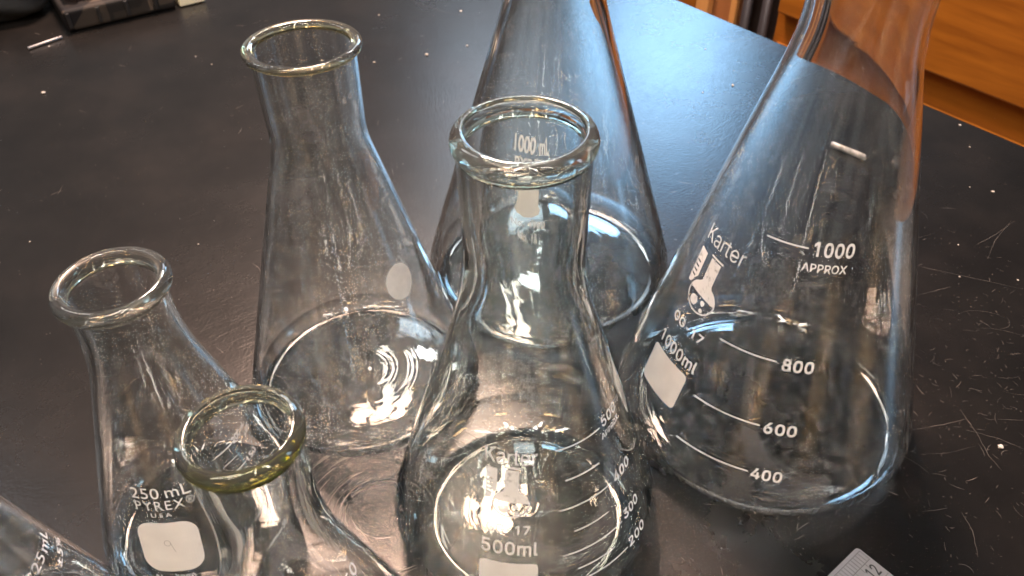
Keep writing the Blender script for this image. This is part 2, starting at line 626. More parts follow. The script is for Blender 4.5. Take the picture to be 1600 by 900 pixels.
GLYPHS = {
    '0': (453, [[(227,-7),(174,1),(130,24),(95,62),(69,113),(53,178),(48,254),(53,330),(69,395),(95,447),(130,484),(174,508),(227,516),(279,508),(323,484),(358,447),(384,395),(400,330),(405,254),(400,178),(384,113),(359,62),(323,24),(279,1)],[(227,50),(261,56),(290,74),(313,103),(330,144),(340,194),(344,254),(340,314),(330,365),(313,405),(290,435),(261,453),(227,460),(192,453),(163,435),(140,405),(123,365),(113,314),(109,254),(113,194),(123,144),(140,103),(163,74),(192,56)]]),
    '1': (453, [[(276,509),(276,0),(212,0),(212,448),(209,448),(86,358),(86,427),(198,509)]]),
    '2': (453, [[(64,0),(64,47),(234,229),(261,257),(282,282),(299,305),(311,327),(318,348),(320,371),(317,397),(308,419),(293,436),(273,449),(250,457),(224,460),(196,457),(172,447),(153,433),(139,413),(130,390),(127,362),(66,362),(71,405),(86,442),(111,473),(143,496),(182,511),(225,516),(268,511),(306,497),(337,474),(361,445),(376,411),(381,372),(378,345),(371,318),(357,290),(336,259),(306,223),(267,180),(153,60),(153,57),(389,57),(389,0)]]),
    '3': (453, [[(218,-7),(173,-3),(133,10),(98,30),(70,57),(52,91),(44,132),(109,132),(115,107),(126,87),(144,71),(165,59),(191,52),(219,50),(248,53),(275,61),(297,74),(315,93),(325,116),(329,145),(326,172),(316,196),(299,217),(275,234),(242,244),(201,248),(157,248),(157,299),(288,448),(288,452),(70,452),(70,509),(372,509),(372,461),(211,278),(211,289),(264,288),(308,276),(344,253),(371,222),(387,186),(393,145),(387,103),(370,66),(344,36),(309,12),(266,-2)]]),
    '4': (453, [[(40,105),(40,158),(247,509),(311,509),(109,166),(109,163),(413,163),(413,105)],[(282,0),(282,121),(282,146),(282,318),(343,318),(343,0)]]),
    '5': (453, [[(221,-7),(178,-2),(140,11),(108,32),(83,60),(66,93),(60,130),(122,130),(127,108),(138,89),(154,73),(173,60),(196,52),(221,50),(250,53),(276,64),(298,82),(314,104),(324,131),(328,162),(324,193),(314,221),(297,244),(275,262),(248,273),(218,277),(192,275),(167,268),(145,258),(128,246),(67,253),(96,509),(366,509),(366,452),(151,452),(134,301),(136,301),(155,315),(178,325),(203,331),(229,334),(263,330),(294,321),(321,306),(345,285),(364,260),(379,231),(388,199),(391,163),(385,117),(369,76),(343,41),(309,15),(268,-1)]]),
    '6': (453, [[(226,-7),(182,-1),(142,15),(109,40),(84,74),(69,115),(64,162),(68,199),(80,239),(102,285),(137,340),(252,509),(322,509),(151,261),(145,261),(154,275),(165,288),(179,299),(196,307),(214,312),(235,314),(278,309),(316,295),(346,271),(370,240),(384,201),(389,157),(384,112),(368,73),(343,39),(310,14),(271,-2)],[(226,48),(254,52),(279,63),(299,79),(314,101),(324,128),(327,157),(324,187),(314,213),(299,235),(279,251),(254,262),(226,265),(198,262),(174,252),(153,235),(138,214),(128,188),(125,158),(128,128),(138,102),(153,79),(174,63),(198,52)]]),
    '7': (453, [[(97,0),(323,448),(323,452),(62,452),(62,509),(391,509),(391,449),(165,0)]]),
    '8': (453, [[(226,-7),(178,-2),(136,11),(101,33),(74,62),(57,96),(52,135),(55,166),(65,195),(81,220),(101,241),(125,256),(153,265),(153,267),(119,282),(93,308),(76,342),(70,380),(75,417),(90,450),(114,477),(146,498),(184,511),(226,516),(269,511),(306,498),(337,477),(361,450),(377,417),(382,380),(376,342),(359,308),(333,282),(300,267),(300,265),(327,256),(351,241),(372,220),(387,195),(397,166),(401,135),(395,96),(378,62),(352,33),(317,11),(275,-2)],[(226,49),(258,52),(285,60),(307,74),(323,91),(333,113),(337,139),(333,165),(322,189),(305,208),(283,223),(256,232),(226,235),(196,232),(169,223),(147,208),(130,189),(119,165),(115,139),(119,113),(129,91),(145,74),(167,60),(195,52)],[(226,290),(252,292),(274,300),(293,313),(307,330),(316,351),(319,376),(316,399),(308,420),(294,437),(275,449),(252,457),(226,460),(200,457),(177,449),(159,437),(145,420),(136,399),(133,376),(136,351),(145,330),(159,313),(178,300),(201,292)]]),
    '9': (453, [[(226,516),(271,510),(310,494),(343,468),(368,434),(384,393),(389,347),(385,309),(373,270),(350,224),(315,168),(200,0),(130,0),(301,248),(307,248),(299,234),(287,221),(273,210),(257,202),(238,196),(218,195),(175,199),(137,214),(106,237),(83,269),(68,307),(64,352),(69,397),(85,436),(110,469),(143,494),(182,510)],[(226,460),(199,457),(174,446),(154,429),(138,407),(129,381),(125,352),(129,322),(138,295),(154,274),(174,257),(199,247),(226,243),(254,247),(279,257),(299,273),(314,295),(324,321),(327,350),(324,381),(314,407),(299,429),(279,446),(254,457)]]),
    'A': (480, [[(16,0),(201,509),(276,509),(463,0),(395,0),(287,302),(276,334),(264,372),(250,420),(232,478),(245,478),(228,419),(213,371),(201,333),(191,302),(85,0)],[(110,142),(110,199),(370,199),(370,142)]]),
    'P': (445, [[(60,0),(60,509),(235,509),(289,503),(332,487),(366,462),(390,430),(404,391),(409,348),(404,304),(390,265),(366,233),(332,207),(289,191),(235,186),(109,186),(109,242),(233,242),(269,246),(297,256),(318,272),(333,294),(342,319),(344,348),(342,376),(333,402),(318,423),(297,439),(268,449),(232,452),(125,452),(125,0)]]),
    'R': (449, [[(60,0),(60,509),(236,509),(290,504),(333,489),(367,465),(390,433),(405,395),(409,352),(405,309),(390,271),(367,240),(333,217),(289,203),(236,198),(96,198),(96,255),(234,255),(269,258),(298,267),(319,281),(334,300),(342,324),(345,352),(342,380),(334,405),(319,425),(298,440),(269,449),(233,452),(125,452),(125,0)],[(353,0),(230,229),(303,229),(428,0)]]),
    'O': (533, [[(267,-7),(205,1),(150,25),(105,63),(70,115),(48,179),(40,254),(48,329),(70,393),(105,445),(150,484),(205,508),(267,516),(329,508),(384,484),(429,445),(464,393),(486,329),(493,254),(486,179),(464,115),(429,63),(384,25),(329,1)],[(267,53),(310,59),(349,76),(383,105),(408,144),(425,194),(430,254),(425,314),(408,365),(383,404),(349,433),(310,450),(267,456),(223,450),(184,433),(151,404),(125,364),(109,314),(103,254),(109,194),(125,144),(151,105),(184,76),(223,59)]]),
    'X': (474, [[(18,0),(217,284),(217,236),(29,509),(104,509),(178,400),(192,379),(204,361),(214,345),(223,329),(233,312),(243,292),(232,292),(243,311),(252,329),(261,345),(272,361),(284,379),(298,400),(374,509),(446,509),(259,239),(259,287),(456,0),(382,0),(292,129),(279,149),(268,165),(259,180),(250,195),(241,212),(230,231),(244,231),(235,213),(225,196),(216,181),(206,166),(195,149),(182,129),(91,0)]]),
    'K': (467, [[(104,145),(104,216),(122,239),(139,261),(157,282),(174,303),(193,324),(212,344),(364,509),(448,509),(231,276),(228,276)],[(60,0),(60,509),(125,509),(125,334),(124,225),(125,193),(125,0)],[(372,0),(188,259),(228,309),(449,0)]]),
    'a': (389, [[(160,-9),(126,-5),(94,5),(68,22),(48,45),(35,73),(30,108),(34,138),(43,161),(58,179),(78,193),(100,203),(125,211),(152,216),(178,220),(209,224),(234,227),(252,230),(265,235),(273,243),(276,255),(276,257),(273,279),(267,297),(256,311),(240,322),(220,329),(196,331),(171,329),(149,322),(132,313),(118,301),(107,288),(100,274),(41,291),(57,322),(79,346),(104,364),(133,375),(163,382),(194,384),(215,383),(239,379),(263,372),(286,360),(306,343),(322,320),(333,290),(337,251),(337,0),(277,0),(277,52),(272,52),(264,38),(252,25),(236,12),(215,1),(190,-6)],[(170,45),(202,49),(228,59),(248,74),(263,93),(272,115),(276,138),(276,190),(270,186),(259,182),(246,179),(231,176),(216,173),(200,171),(186,169),(175,168),(154,164),(134,159),(117,150),(103,139),(95,124),(92,105),(94,87),(102,72),(114,61),(130,52),(149,47)]]),
    'r': (259, [[(53,0),(53,379),(112,379),(112,321),(115,321),(130,347),(152,367),(181,380),(213,385),(221,385),(229,384),(237,384),(243,384),(243,322),(239,323),(230,324),(219,325),(207,326),(182,323),(159,315),(140,301),(126,284),(117,262),(114,237),(114,0)]]),
    't': (227, [[(204,379),(204,327),(6,327),(6,379)],[(65,471),(126,471),(126,98),(128,76),(136,61),(150,53),(170,50),(177,50),(185,51),(194,52),(202,54),(213,2),(203,-1),(192,-3),(180,-4),(168,-4),(125,2),(92,21),(72,52),(65,93)]]),
    'e': (404, [[(212,-8),(161,-2),(117,16),(82,46),(56,85),(40,132),(34,187),(39,242),(55,290),(81,329),(115,359),(157,378),(205,384),(236,382),(266,374),(294,361),(319,341),(341,315),(357,282),(368,242),(371,194),(371,169),(75,169),(75,221),(338,221),(310,202),(307,237),(298,269),(283,294),(263,314),(237,326),(205,330),(173,326),(146,313),(125,294),(109,270),(99,241),(96,211),(96,178),(100,139),(110,106),(128,80),(151,61),(179,50),(212,46),(234,48),(254,53),(271,61),(285,73),(297,88),(306,105),(365,91),(353,63),(335,39),(311,19),(283,4),(249,-5)]]),
    'm': (610, [[(53,0),(53,379),(112,379),(112,295),(108,295),(118,323),(132,346),(151,363),(172,376),(195,384),(219,386),(257,380),(287,361),(309,331),(321,295),(312,295),(322,321),(337,343),(357,361),(381,375),(407,383),(437,386),(468,383),(497,372),(522,354),(541,328),(553,296),(557,255),(557,0),(496,0),(496,254),(490,289),(473,313),(447,326),(419,330),(395,328),(374,320),(358,307),(345,290),(338,270),(335,247),(335,0),(274,0),(274,260),(269,288),(253,311),(229,326),(199,330),(178,328),(158,320),(140,307),(126,289),(117,266),(114,238),(114,0)]]),
    'l': (189, [[(139,-2),(101,3),(74,20),(58,47),(53,84),(53,509),(114,509),(114,99),(115,77),(120,62),(130,54),(146,52),(154,52),(160,53),(165,53),(170,54),(181,3),(172,1),(162,-1),(151,-2)]]),
    'G': (520, [[(269,-7),(205,1),(149,25),(104,64),(69,116),(47,179),(40,254),(47,329),(69,393),(103,445),(149,484),(203,508),(265,516),(304,513),(340,504),(374,489),(403,469),(429,445),(449,416),(465,384),(474,349),(408,349),(399,372),(387,393),(373,411),(356,427),(337,439),(315,448),(291,454),(265,456),(222,450),(183,432),(150,404),(125,364),(109,314),(103,254),(109,194),(125,145),(151,105),(184,76),(224,59),(269,53),(309,57),(345,71),(374,93),(396,123),(410,160),(415,202),(434,199),(283,199),(283,256),(478,256),(478,200),(471,141),(451,91),(419,50),(377,19),(326,0)]]),
    '-': (453, [[(337,244),(337,188),(114,188),(114,244)]]),
    'g': (425, [[(207,-151),(168,-148),(134,-140),(105,-127),(82,-110),(64,-91),(51,-69),(101,-41),(110,-53),(122,-66),(136,-78),(154,-88),(178,-95),(207,-97),(249,-92),(282,-75),(304,-47),(311,-6),(311,68),(306,68),(298,56),(287,41),(272,28),(252,16),(227,8),(195,5),(152,10),(113,27),(80,53),(55,90),(39,136),(34,191),(39,246),(55,293),(80,332),(112,361),(152,378),(196,384),(228,382),(253,373),(273,360),(288,346),(299,331),(308,319),(313,319),(313,379),(372,379),(372,-9),(367,-54),(350,-90),(324,-117),(291,-136),(251,-147)],[(205,59),(237,63),(264,75),(285,95),(300,121),(309,154),(312,193),(309,231),(300,264),(285,291),(264,312),(237,325),(205,330),(172,325),(145,312),(124,290),(109,262),(99,229),(96,193),(99,155),(109,123),(124,96),(145,76),(172,63)]]),
}


def _inside(p, lp):
    c = False
    for (x1, y1), (x2, y2) in zip(lp, lp[1:] + lp[:1]):
        if (y1 > p[1]) != (y2 > p[1]) and p[0] < (x2 - x1) * (p[1] - y1) / (y2 - y1) + x1:
            c = not c
    return c


def _grow(lp, d):
    """move an outline outwards by d"""
    q = []
    for pt in lp:
        if not q or math.hypot(pt[0] - q[-1][0], pt[1] - q[-1][1]) > 9:
            q.append(pt)
    if len(q) > 3 and math.hypot(q[0][0] - q[-1][0], q[0][1] - q[-1][1]) < 9:
        q.pop()
    lp = q
    ar = sum(x1 * y2 - x2 * y1 for (x1, y1), (x2, y2) in zip(lp, lp[1:] + lp[:1]))
    if ar < 0:
        lp = lp[::-1]
    out = []
    n = len(lp)
    for i in range(n):
        a, p, c = lp[i - 1], lp[i], lp[(i + 1) % n]
        l1, l2 = math.hypot(p[0] - a[0], p[1] - a[1]) or 1, math.hypot(c[0] - p[0], c[1] - p[1]) or 1
        n1 = ((p[1] - a[1]) / l1, -(p[0] - a[0]) / l1)
        n2 = ((c[1] - p[1]) / l2, -(c[0] - p[0]) / l2)
        mx, my = n1[0] + n2[0], n1[1] + n2[1]
        k = 2.0 / max(0.7, mx * mx + my * my)
        out.append((p[0] + mx * k * d, p[1] + my * k * d))
    return out


def sans_polys(body, bold=0.0, spacing=1.0):
    """grotesque capitals and figures drawn from the outlines above"""
    bm = bmesh.new()
    x = 0.0
    for ch in body:
        a, loops = GLYPHS[ch]
        hole = [any(k != j and all(_inside(p, loops[k]) for p in loops[j]) for k in range(len(loops))) for j in range(len(loops))]
        for j, lp in enumerate(loops):
            if hole[j]:
                continue
            art = [_grow(lp, bold)]
            art += [_grow(loops[k], -bold) for k in range(len(loops)) if hole[k] and _inside(loops[k][0], lp)]
            merge(bm, curve_polys([[((px + x) * 0.001, py * 0.001) for px, py in q] for q in art]))
        x += a * spacing + bold
    return bm


def put_sans(dst, prof, body, phi0, phi1, z0, height, bold=14.0, spacing=1.0):
    r = prof.at_slant(z0, height * 0.5)[0]
    w = math.radians(phi1 - phi0) * r
    bm = sans_polys(body, bold, spacing)
    fit_box(bm, -w / 2, w / 2, 0, height)
    wrap(bm, prof, (phi0 + phi1) / 2, z0)
    dst.add(text_name(body), bm)


def put_line(dst, prof, phi0, phi1, z, wd=0.45):
    r = prof.radius(z)
    w = math.radians(phi1 - phi0) * r
    bm = curve_polys([rrect(-w / 2, w / 2, -wd / 2, wd / 2, wd * 0.45, 2)])
    wrap(bm, prof, (phi0 + phi1) / 2, z)
    dst.add('graduation_line', bm)


def put_loops(dst, prof, loops, phi_c, z0):
    merge(dst, wrap(curve_polys(loops), prof, phi_c, z0))


def lab_logo(dst, prof, phi0, phi1, z0, height):
    """measuring tube beside a round-bottomed flask, foot at z0"""
    r = prof.at_slant(z0, height * 0.5)[0]
    w = math.radians(phi1 - phi0) * r
    sx, sy = w / 230.0, height / 270.0

    def S(pts):
        return [((x - 115) * sx, y * sy) for x, y in pts]
    parts = []
    # tube with graduation notches
    tube = [(0, 258), (58, 252), (58, 150), (30, 112), (18, 88), (0, 88)]
    notch = []
    for k in range(4):
        y = 200 - 22 * k
        notch.append([(6, y), (36, y - 2), (36, y - 10), (6, y - 8)])
    tube = [(0, 258), (58, 252), (58, 140), (36, 116), (36, 110), (26, 92), (0, 88)]
    parts.append([S(tube)] + [S(q) for q in notch])
    # lip, neck and upper half of the bulb
    parts.append([S([(90, 270), (178, 266), (178, 258), (90, 262)])])
    cx, cy_, a, b_ = 132, 72, 98, 72
    top = [(98, 255), (168, 252), (168, 150)]
    top += [(cx + a * math.cos(t), cy_ + b_ * math.sin(t)) for t in [math.radians(q) for q in range(64, -1, -8)]]
    top += [(cx + a, cy_ + 4), (cx - a, cy_ + 14)]
    top += [(cx + a * math.cos(t), cy_ + b_ * math.sin(t)) for t in [math.radians(q) for q in range(168, 112, -8)]]
    top += [(98, 146)]
    parts.append([S(top)])
    # outline of the lower half
    o1 = [(cx + a * math.cos(t), cy_ + b_ * math.sin(t)) for t in [math.radians(q) for q in range(170, 371, 8)]]
    o2 = [(cx + (a - 7) * math.cos(t), cy_ + (b_ - 7) * math.sin(t)) for t in [math.radians(q) for q in range(370, 169, -8)]]
    parts.append([S(o1 + o2)])
    parts.append([S(circle(96, 44, 27, 23))])
    parts.append([S(circle(158, 58, 14, 12))])
    parts.append([S(circle(164, 24, 12, 10))])
    art = bmesh.new()
    for p in parts:
        merge(art, wrap(curve_polys(p), prof, (phi0 + phi1) / 2, z0))
    dst.add('emblem', art)


# ------------------------------------------------------------------ materials
M = {}
M['clear'] = glass_mat('clear_borosilicate')
M['thick'] = glass_mat('thick_borosilicate', (0.975, 0.985, 0.975), film=0.014, wavy=0.13, wscale=70)
M['dusty'] = glass_mat('dusty_borosilicate', (0.98, 0.985, 0.98), film=0.036, wavy=0.10)
M['bluish'] = glass_mat('bluish_borosilicate', (0.984, 0.988, 0.984), film=0.020, wavy=0.05, wscale=40)
def worn_print(name, color):
    m = simple_mat(name, color, 0.55)
    nt = m.node_tree
    p = [n for n in nt.nodes if n.type == 'BSDF_PRINCIPLED'][0]
    out = [n for n in nt.nodes if n.type == 'OUTPUT_MATERIAL'][0]
    tc = N(nt, 'ShaderNodeTexCoord')
    nz = N(nt, 'ShaderNodeTexNoise', Scale=420.0, Detail=6.0, Roughness=0.7)
    L(nt, tc.outputs['Object'], nz.inputs['Vector'])
    f = ramp(nt, nz.outputs['Fac'], [(0.28, g(0.75)), (0.46, g(0.07))])
    tr_ = N(nt, 'ShaderNodeBsdfTransparent')
    mx = N(nt, 'ShaderNodeMixShader')
    L(nt, f, mx.inputs[0])
    L(nt, p.outputs[0], mx.inputs[1])
    L(nt, tr_.outputs[0], mx.inputs[2])
    L(nt, mx.outputs[0], out.inputs[0])
    return m


M['print'] = worn_print('white_enamel', (0.78, 0.77, 0.76))
M['plain_print'] = simple_mat('white_enamel', (0.72, 0.71, 0.69), 0.55, noise=0.08, nscale=300)
M['patch'] = simple_mat('frosted_white_enamel', (0.68, 0.66, 0.63), 0.7, noise=0.05, nscale=120)
M['frost'] = simple_mat('sandblasted_glass', (0.62, 0.60, 0.57), 0.8, noise=0.1, nscale=200)
M['pencil'] = simple_mat('pencil_mark', (0.22, 0.21, 0.21), 0.8)
M['bench'] = bench_mat()
M['steel'] = simple_mat('brushed_steel', (0.30, 0.29, 0.30), 0.42, 0.6, noise=0.06, nscale=400)
M['ink'] = simple_mat('black_engraving', (0.02, 0.02, 0.02), 0.6)
M['wood'] = wood_mat('varnished_oak', (0.19, 0.058, 0.006), (0.42, 0.150, 0.016))
M['wood_v'] = wood_mat('pale_varnished_oak', (0.50, 0.23, 0.07), (0.66, 0.34, 0.12), axis_rot=1)
M['wood_d'] = wood_mat('brown_varnished_oak', (0.24, 0.095, 0.035), (0.38, 0.16, 0.06), axis_rot=1)
M['black'] = simple_mat('black_paint', (0.012, 0.011, 0.012), 0.4)
M['tube_black'] = simple_mat('dark_metal_tube', (0.05, 0.045, 0.05), 0.35, 0.5)
M['floor'] = simple_mat('floor_tile', (0.18, 0.16, 0.14), 0.5, noise=0.15, nscale=8)

# ------------------------------------------------------------------ the setting: bench top
E = Vector((0.6014, -0.7990, 0))            # along the far edge of the bench
NRM = Vector((0.7990, 0.6014, 0))           # outwards across that edge
EDGE = Vector((0.1549, 0.7257, 0))


def loc_sn(s, n, z=0.0):
    p = EDGE + E * s * MM + NRM * n * MM
    return Vector((p.x, p.y, z * MM))


EANG = math.atan2(E.y, E.x)

bm = bmesh.new()
add_box(bm, -1.3, 1.4, -1.5, 0.0, -0.032, 0.0, 0.0016)
# local x along E, local y towards NRM
top = from_bm('bench_top', bm, M['bench'], loc=EDGE)
top.rotation_euler = (0, 0, math.atan2(E.y, E.x))
# E rotated +90 deg is (0.799, 0.6014) = NRM
tag(top, kind='structure')

bm = bmesh.new()
add_box(bm, -1.25, 1.35, -1.45, -0.04, -0.90, -0.033, 0.002)
body = from_bm('bench_base', bm, M['wood'], loc=EDGE)
body.rotation_euler = (0, 0, EANG)
tag(body, kind='structure')

bm = bmesh.new()
add_box(bm, -4, 4, -4, 5, -0.92, -0.90)
fl = from_bm('floor', bm, M['floor'])
tag(fl, kind='structure')

# ------------------------------------------------------------------ flasks
FL = {
    # name: x, y, R, rn, hn, H, rr, rc, wz, rt, bead, wall, ripple
    'F1': (113.7, 249.9, 65.5, 19.1, 182.7, 216.8, 23.0, 10.8, 13.0, 19.9, 2.5, 1.9, 0.2),
    'F2': (4.0, 193.2, 52.5, 18.5, 130.3, 183.2, 20.6, 16.3, 14.9, 19.2, 3.6, 2.2, 0.7),
    'F3': (20.6, 351.9, 65.5, 20.9, 159.5, 220.0, 24.9, 10.3, 11.3, 21.5, 3.0, 2.7, 0.2),
    'F4': (-72.4, 271.4, 52.5, 18.0, 134.6, 172.5, 21.0, 8.0, 6.4, 18.7, 1.5, 1.6, 0.2),
    'F5': (-125.4, 193.1, 41.5, 14.2, 108.1, 131.8, 18.2, 8.1, 19.2, 15.6, 3.0, 1.8, 0.5),
    'F6': (-65.7, 123.8, 41.5, 13.6, 100.3, 143.7, 15.5, 9.2, 17.7, 14.3, 3.0, 1.8, 0.6),
    'F7': (-179.1, 141.0, 33.5, 15.7, 85.4, 114.0, 19.7, 5.8, 11.8, 16.3, 2.5, 1.7, 0.3),
}


def make_flask(key, glass, rimmat, label):
    x, y, R, rn, hn, H, rr, rc, wz, rt, b, t, rip = FL[key]
    P = Profile(R, rn, hn, H, rr, rc, wz, rt, b, t, rip)
    root = empty('conical_flask', (x * MM, y * MM, 0.0))
    tag(root, label, 'flask', 'glass conical flasks standing on the black bench')
    pts = [(r * MM, z * MM) for r, z in P.P]
    ins = [(r * MM, z * MM) for r, z in P.I][::-1]
    bm = lathe(pts)
    bm2 = lathe(ins)
    merge(bm, bm2)
    from_bm('body', bm, glass, root, smooth=True)
    # lip: welded on, its lower edges coincide with the body's open edges
    z1 = H - 2 * b
    q = [(rt, z1)]
    m = 14
    a0 = -math.pi / 2.4
    cr = rr - b
    for i in range(m + 1):
        a = a0 + (math.pi / 2 - a0) * i / m
        q.append((cr + b * math.cos(a), H - b + b * math.sin(a)))
    ri = rt - t
    w = max(0.3, cr - ri)
    for i in range(1, 10):
        a = math.pi / 2 * i / 9
        q.append((cr - w * math.sin(a), H - b * 1.0 + b * math.cos(a)))
    q.append((ri, H - 1.5 * b))
    q.append((ri, z1))
    q = [(r, z) for r, z in q]
    from_bm('rim', lathe([(r * MM, z * MM) for r, z in q]), rimmat, root, smooth=True)
    return root, P


class Sheet:
    """prints fired onto one flask; every word, number and line becomes a part of its own"""

    def __init__(s, root, mat):
        s.root, s.mat = root, mat

    def add(s, name, bm):
        return from_bm(name, bm, s.mat, s.root)


def text_name(body):
    if 'ml' in body.lower() and any(c.isdigit() for c in body):
        return 'volume_text'
    if body in ('mL', '250', '125', '1000m', '±5%'):
        return 'volume_text'
    if body[0].isdigit() or body == 'APPROX':
        return 'graduation_number'
    return 'lettering'


def finish_print(name, bm, mat, root, label=None):
    o = from_bm(name, bm, mat, root)
    if label:
        o['label'] = label
    return o


# ---- large flask on the right, 1000 ml
H = FL['F1'][5]
root, P = make_flask('F1', M['bluish'], M['bluish'], 'large 1000ml flask at the right with white graduations from 400 up to 1000')
d = Sheet(root, M['print'])
for z, a, b_ in ((121.1, -43.3, -20.0), (76.9, -47.6, -20.8), (49.1, -49.4, -20.7), (27.7, -50.0, -20.6)):
    put_line(d, P, a, b_, z, 0.55)
put_sans(d, P, '1000', -17.3, 4.2, 118.6, 5.6, 22)
put_sans(d, P, 'APPROX', -21.2, 1.6, 113.0, 3.2, 12)
put_sans(d, P, '800', -18.4, -5.0, 73.8, 5.3, 22)
put_sans(d, P, '600', -19.2, -6.6, 46.3, 5.3, 22)
put_sans(d, P, '400', -19.6, -8.4, 24.9, 5.3, 18)
d = Sheet(root, M['print'])
put_sans(d, P, 'Karter', -80.0, -49.5, 105.8, 6.6, -4)
lab_logo(d, P, -79.0, -55.5, 79.0, 25.0)
put_sans(d, P, 'GG-17', -76.5, -54.8, 69.3, 4.2, 14)
put_sans(d, P, '1000ml', -78.6, -52.6, 56.6, 5.6, 10)
d = bmesh.new()
r_ = P.radius(45)
put_loops(d, P, [rrect(-11.6, 11.6, 0, 18.2, 2.2)], -67.3, 36.4)
finish_print('writing_patch', d, M['patch'], root)

# ---- centre flask, 500 ml with thick rolled rim
H = FL['F2'][5]
rim2 = rim_mat('pale_green_rim_glass', (0.90, 0.95, 0.88), (0.98, 0.985, 0.975), (H - 7) * MM, (H - 2) * MM)
root, P = make_flask('F2', M['thick'], rim2, '500ml flask in the middle with a thick rounded rim and white graduations 500 to 200')
d = Sheet(root, M['print'])
for z, a, b_, in ((83.1, 15.8, 47.2), (70.9, 20.0, 41.6), (59.7, 15.1, 46.6), (49.7, 21.6, 41.0), (40.9, 15.2, 47.8), (33.5, 21.4, 40.9), (28.3, 15.6, 47.6)):
    put_line(d, P, a, b_, z, 0.42)
put_sans(d, P, '500', 49.4, 66.0, 82.0, 4.4, 14)
put_sans(d, P, 'APPROX', 47.2, 65.8, 78.0, 2.4, 10)
put_sans(d, P, '400', 48.9, 63.6, 57.9, 4.4, 18)
put_sans(d, P, '300', 49.6, 62.0, 40.1, 4.4, 14)
put_sans(d, P, '200', 49.0, 61.5, 27.0, 4.4, 14)
d = Sheet(root, M['print'])
put_sans(d, P, 'Karter', -23.6, 5.8, 79.0, 6.0, -4)
lab_logo(d, P, -21.4, 1.6, 58.6, 20.5)
put_sans(d, P, 'GG-17', -19.6, 1.2, 51.8, 3.9, 14)
put_sans(d, P, '500ml', -20.9, 4.5, 43.0, 6.0, 14)
d = bmesh.new()
put_loops(d, P, [rrect(-10.4, 10.4, 0, 20.0, 2.0)], -8.4, 20.5)
finish_print('writing_patch', d, M['patch'], root)

# ---- back flask, 1000 mL
root, P = make_flask('F3', M['clear'], M['clear'], 'large 1000 mL flask at the back behind the thick-rimmed flask')
d = Sheet(root, M['print'])
put_text(d, P, '1000', -30.2, -12.0, 98.8, 8.2, 0.026)
put_text(d, P, 'mL', -9.0, -1.0, 98.8, 8.2, 0.026)
put_text(d, P, 'PYREX', -28.5, -1.5, 91.5, 5.4, 0.024, spacing=1.15)
put_text(d, P, '®', -0.4, 3.0, 94.0, 2.8, 0.004)
put_text(d, P, 'USA', -22.0, -9.0, 87.2, 2.6, 0.010, spacing=1.3)
put_text(d, P, 'No. 4980', -26.5, -1.6, 61.4, 3.8, 0.024, spacing=1.1)
put_text(d, P, 'No. 16', -21.0, -7.0, 56.2, 3.4, 0.024, spacing=1.1)
d = bmesh.new()
put_loops(d, P, [[(-6.6, 17), (6.6, 17), (7, 15), (6.8, 8), (8.2, 5), (7.4, 2), (3, 0), (-2, -0.4), (-6.4, 1.6), (-8.4, 5), (-6.8, 8.6), (-7, 15)]], -15.5, 66.6)
finish_print('writing_patch', d, M['patch'], root)

# ---- wide-mouthed flask on the left with an amber lip
H = FL['F4'][5]
rim4 = rim_mat('amber_edged_rim_glass', (0.84, 0.77, 0.50), (0.98, 0.98, 0.96), (H - 3) * MM, (H - 0.6) * MM)
root, P = make_flask('F4', M['dusty'], rim4, 'tall unmarked flask with a thin flared amber-edged lip and one frosted oval spot')
d = bmesh.new()
put_loops(d, P, [circle(0, 7.6, 7.0, 8.0, 40)], 53.2, 71.2)
finish_print('writing_patch', d, M['frost'], root)
d = Sheet(root, M['frost'])
put_text(d, P, 'E', 49.0, 53.4, 155.0, 1.9, -0.01, tilt=4)
put_text(d, P, 'G', 57.4, 62.6, 155.6, 1.9, -0.01, tilt=4)

# ---- left flask, 250 mL, with the number 9 written on its patch
H = FL['F5'][5]
root, P = make_flask('F5', M['clear'], rim_mat('clear_rim_glass', (0.96, 0.95, 0.86), (0.98, 0.98, 0.96), (H - 6) * MM, (H - 2) * MM), '250 mL flask at the left with a pale rounded patch bearing a handwritten 9')
d = Sheet(root, M['print'])
put_text(d, P, '250', -15.8, 4.6, 55.8, 4.6, 0.000, spacing=1.05)
put_text(d, P, 'mL', 8.8, 25.8, 55.9, 4.6, 0.000, spacing=1.05)
put_text(d, P, 'PYREX', -13.8, 19.2, 50.9, 3.9, -0.004, spacing=1.2)
put_text(d, P, '®', 20.6, 26.0, 51.8, 3.0, -0.008)
put_text(d, P, 'U S A', -4.2, 9.0, 47.9, 1.8, 0.0)
put_text(d, P, 'No. 4980', -9.4, 12.0, 19.6, 2.3, 0.004, spacing=1.1)
d = bmesh.new()
put_loops(d, P, [rrect(-10.9, 10.9, 0, 22.6, 6.0, 8)], 2.6, 23.6)
patch = finish_print('writing_patch', d, M['patch'], root)
d = bmesh.new()
ring = [(1.1 * math.cos(math.radians(a)) - 0.2, 13.4 + 1.25 * math.sin(math.radians(a))) for a in range(20, 381, 20)]
stroke = ring + [(1.1, 12.6), (1.5, 10.8), (2.0, 9.2)]
w_ = 0.08
for (xa, ya), (xb, yb) in zip(stroke[:-1], stroke[1:]):
    dx, dy = xb - xa, yb - ya
    l = math.hypot(dx, dy) or 1
    nx, ny = -dy / l * w_, dx / l * w_
    bmq = bmesh.new()
    bmq.faces.new([bmq.verts.new(v) for v in ((xa + nx, ya + ny, 0), (xa - nx, ya - ny, 0), (xb - nx, yb - ny, 0), (xb + nx, yb + ny, 0))])
    merge(d, wrap(bmq, P, 2.0, 23.6, off=0.2))
finish_print('handwritten_number', d, M['pencil'], patch)
d = Sheet(root, M['print'])
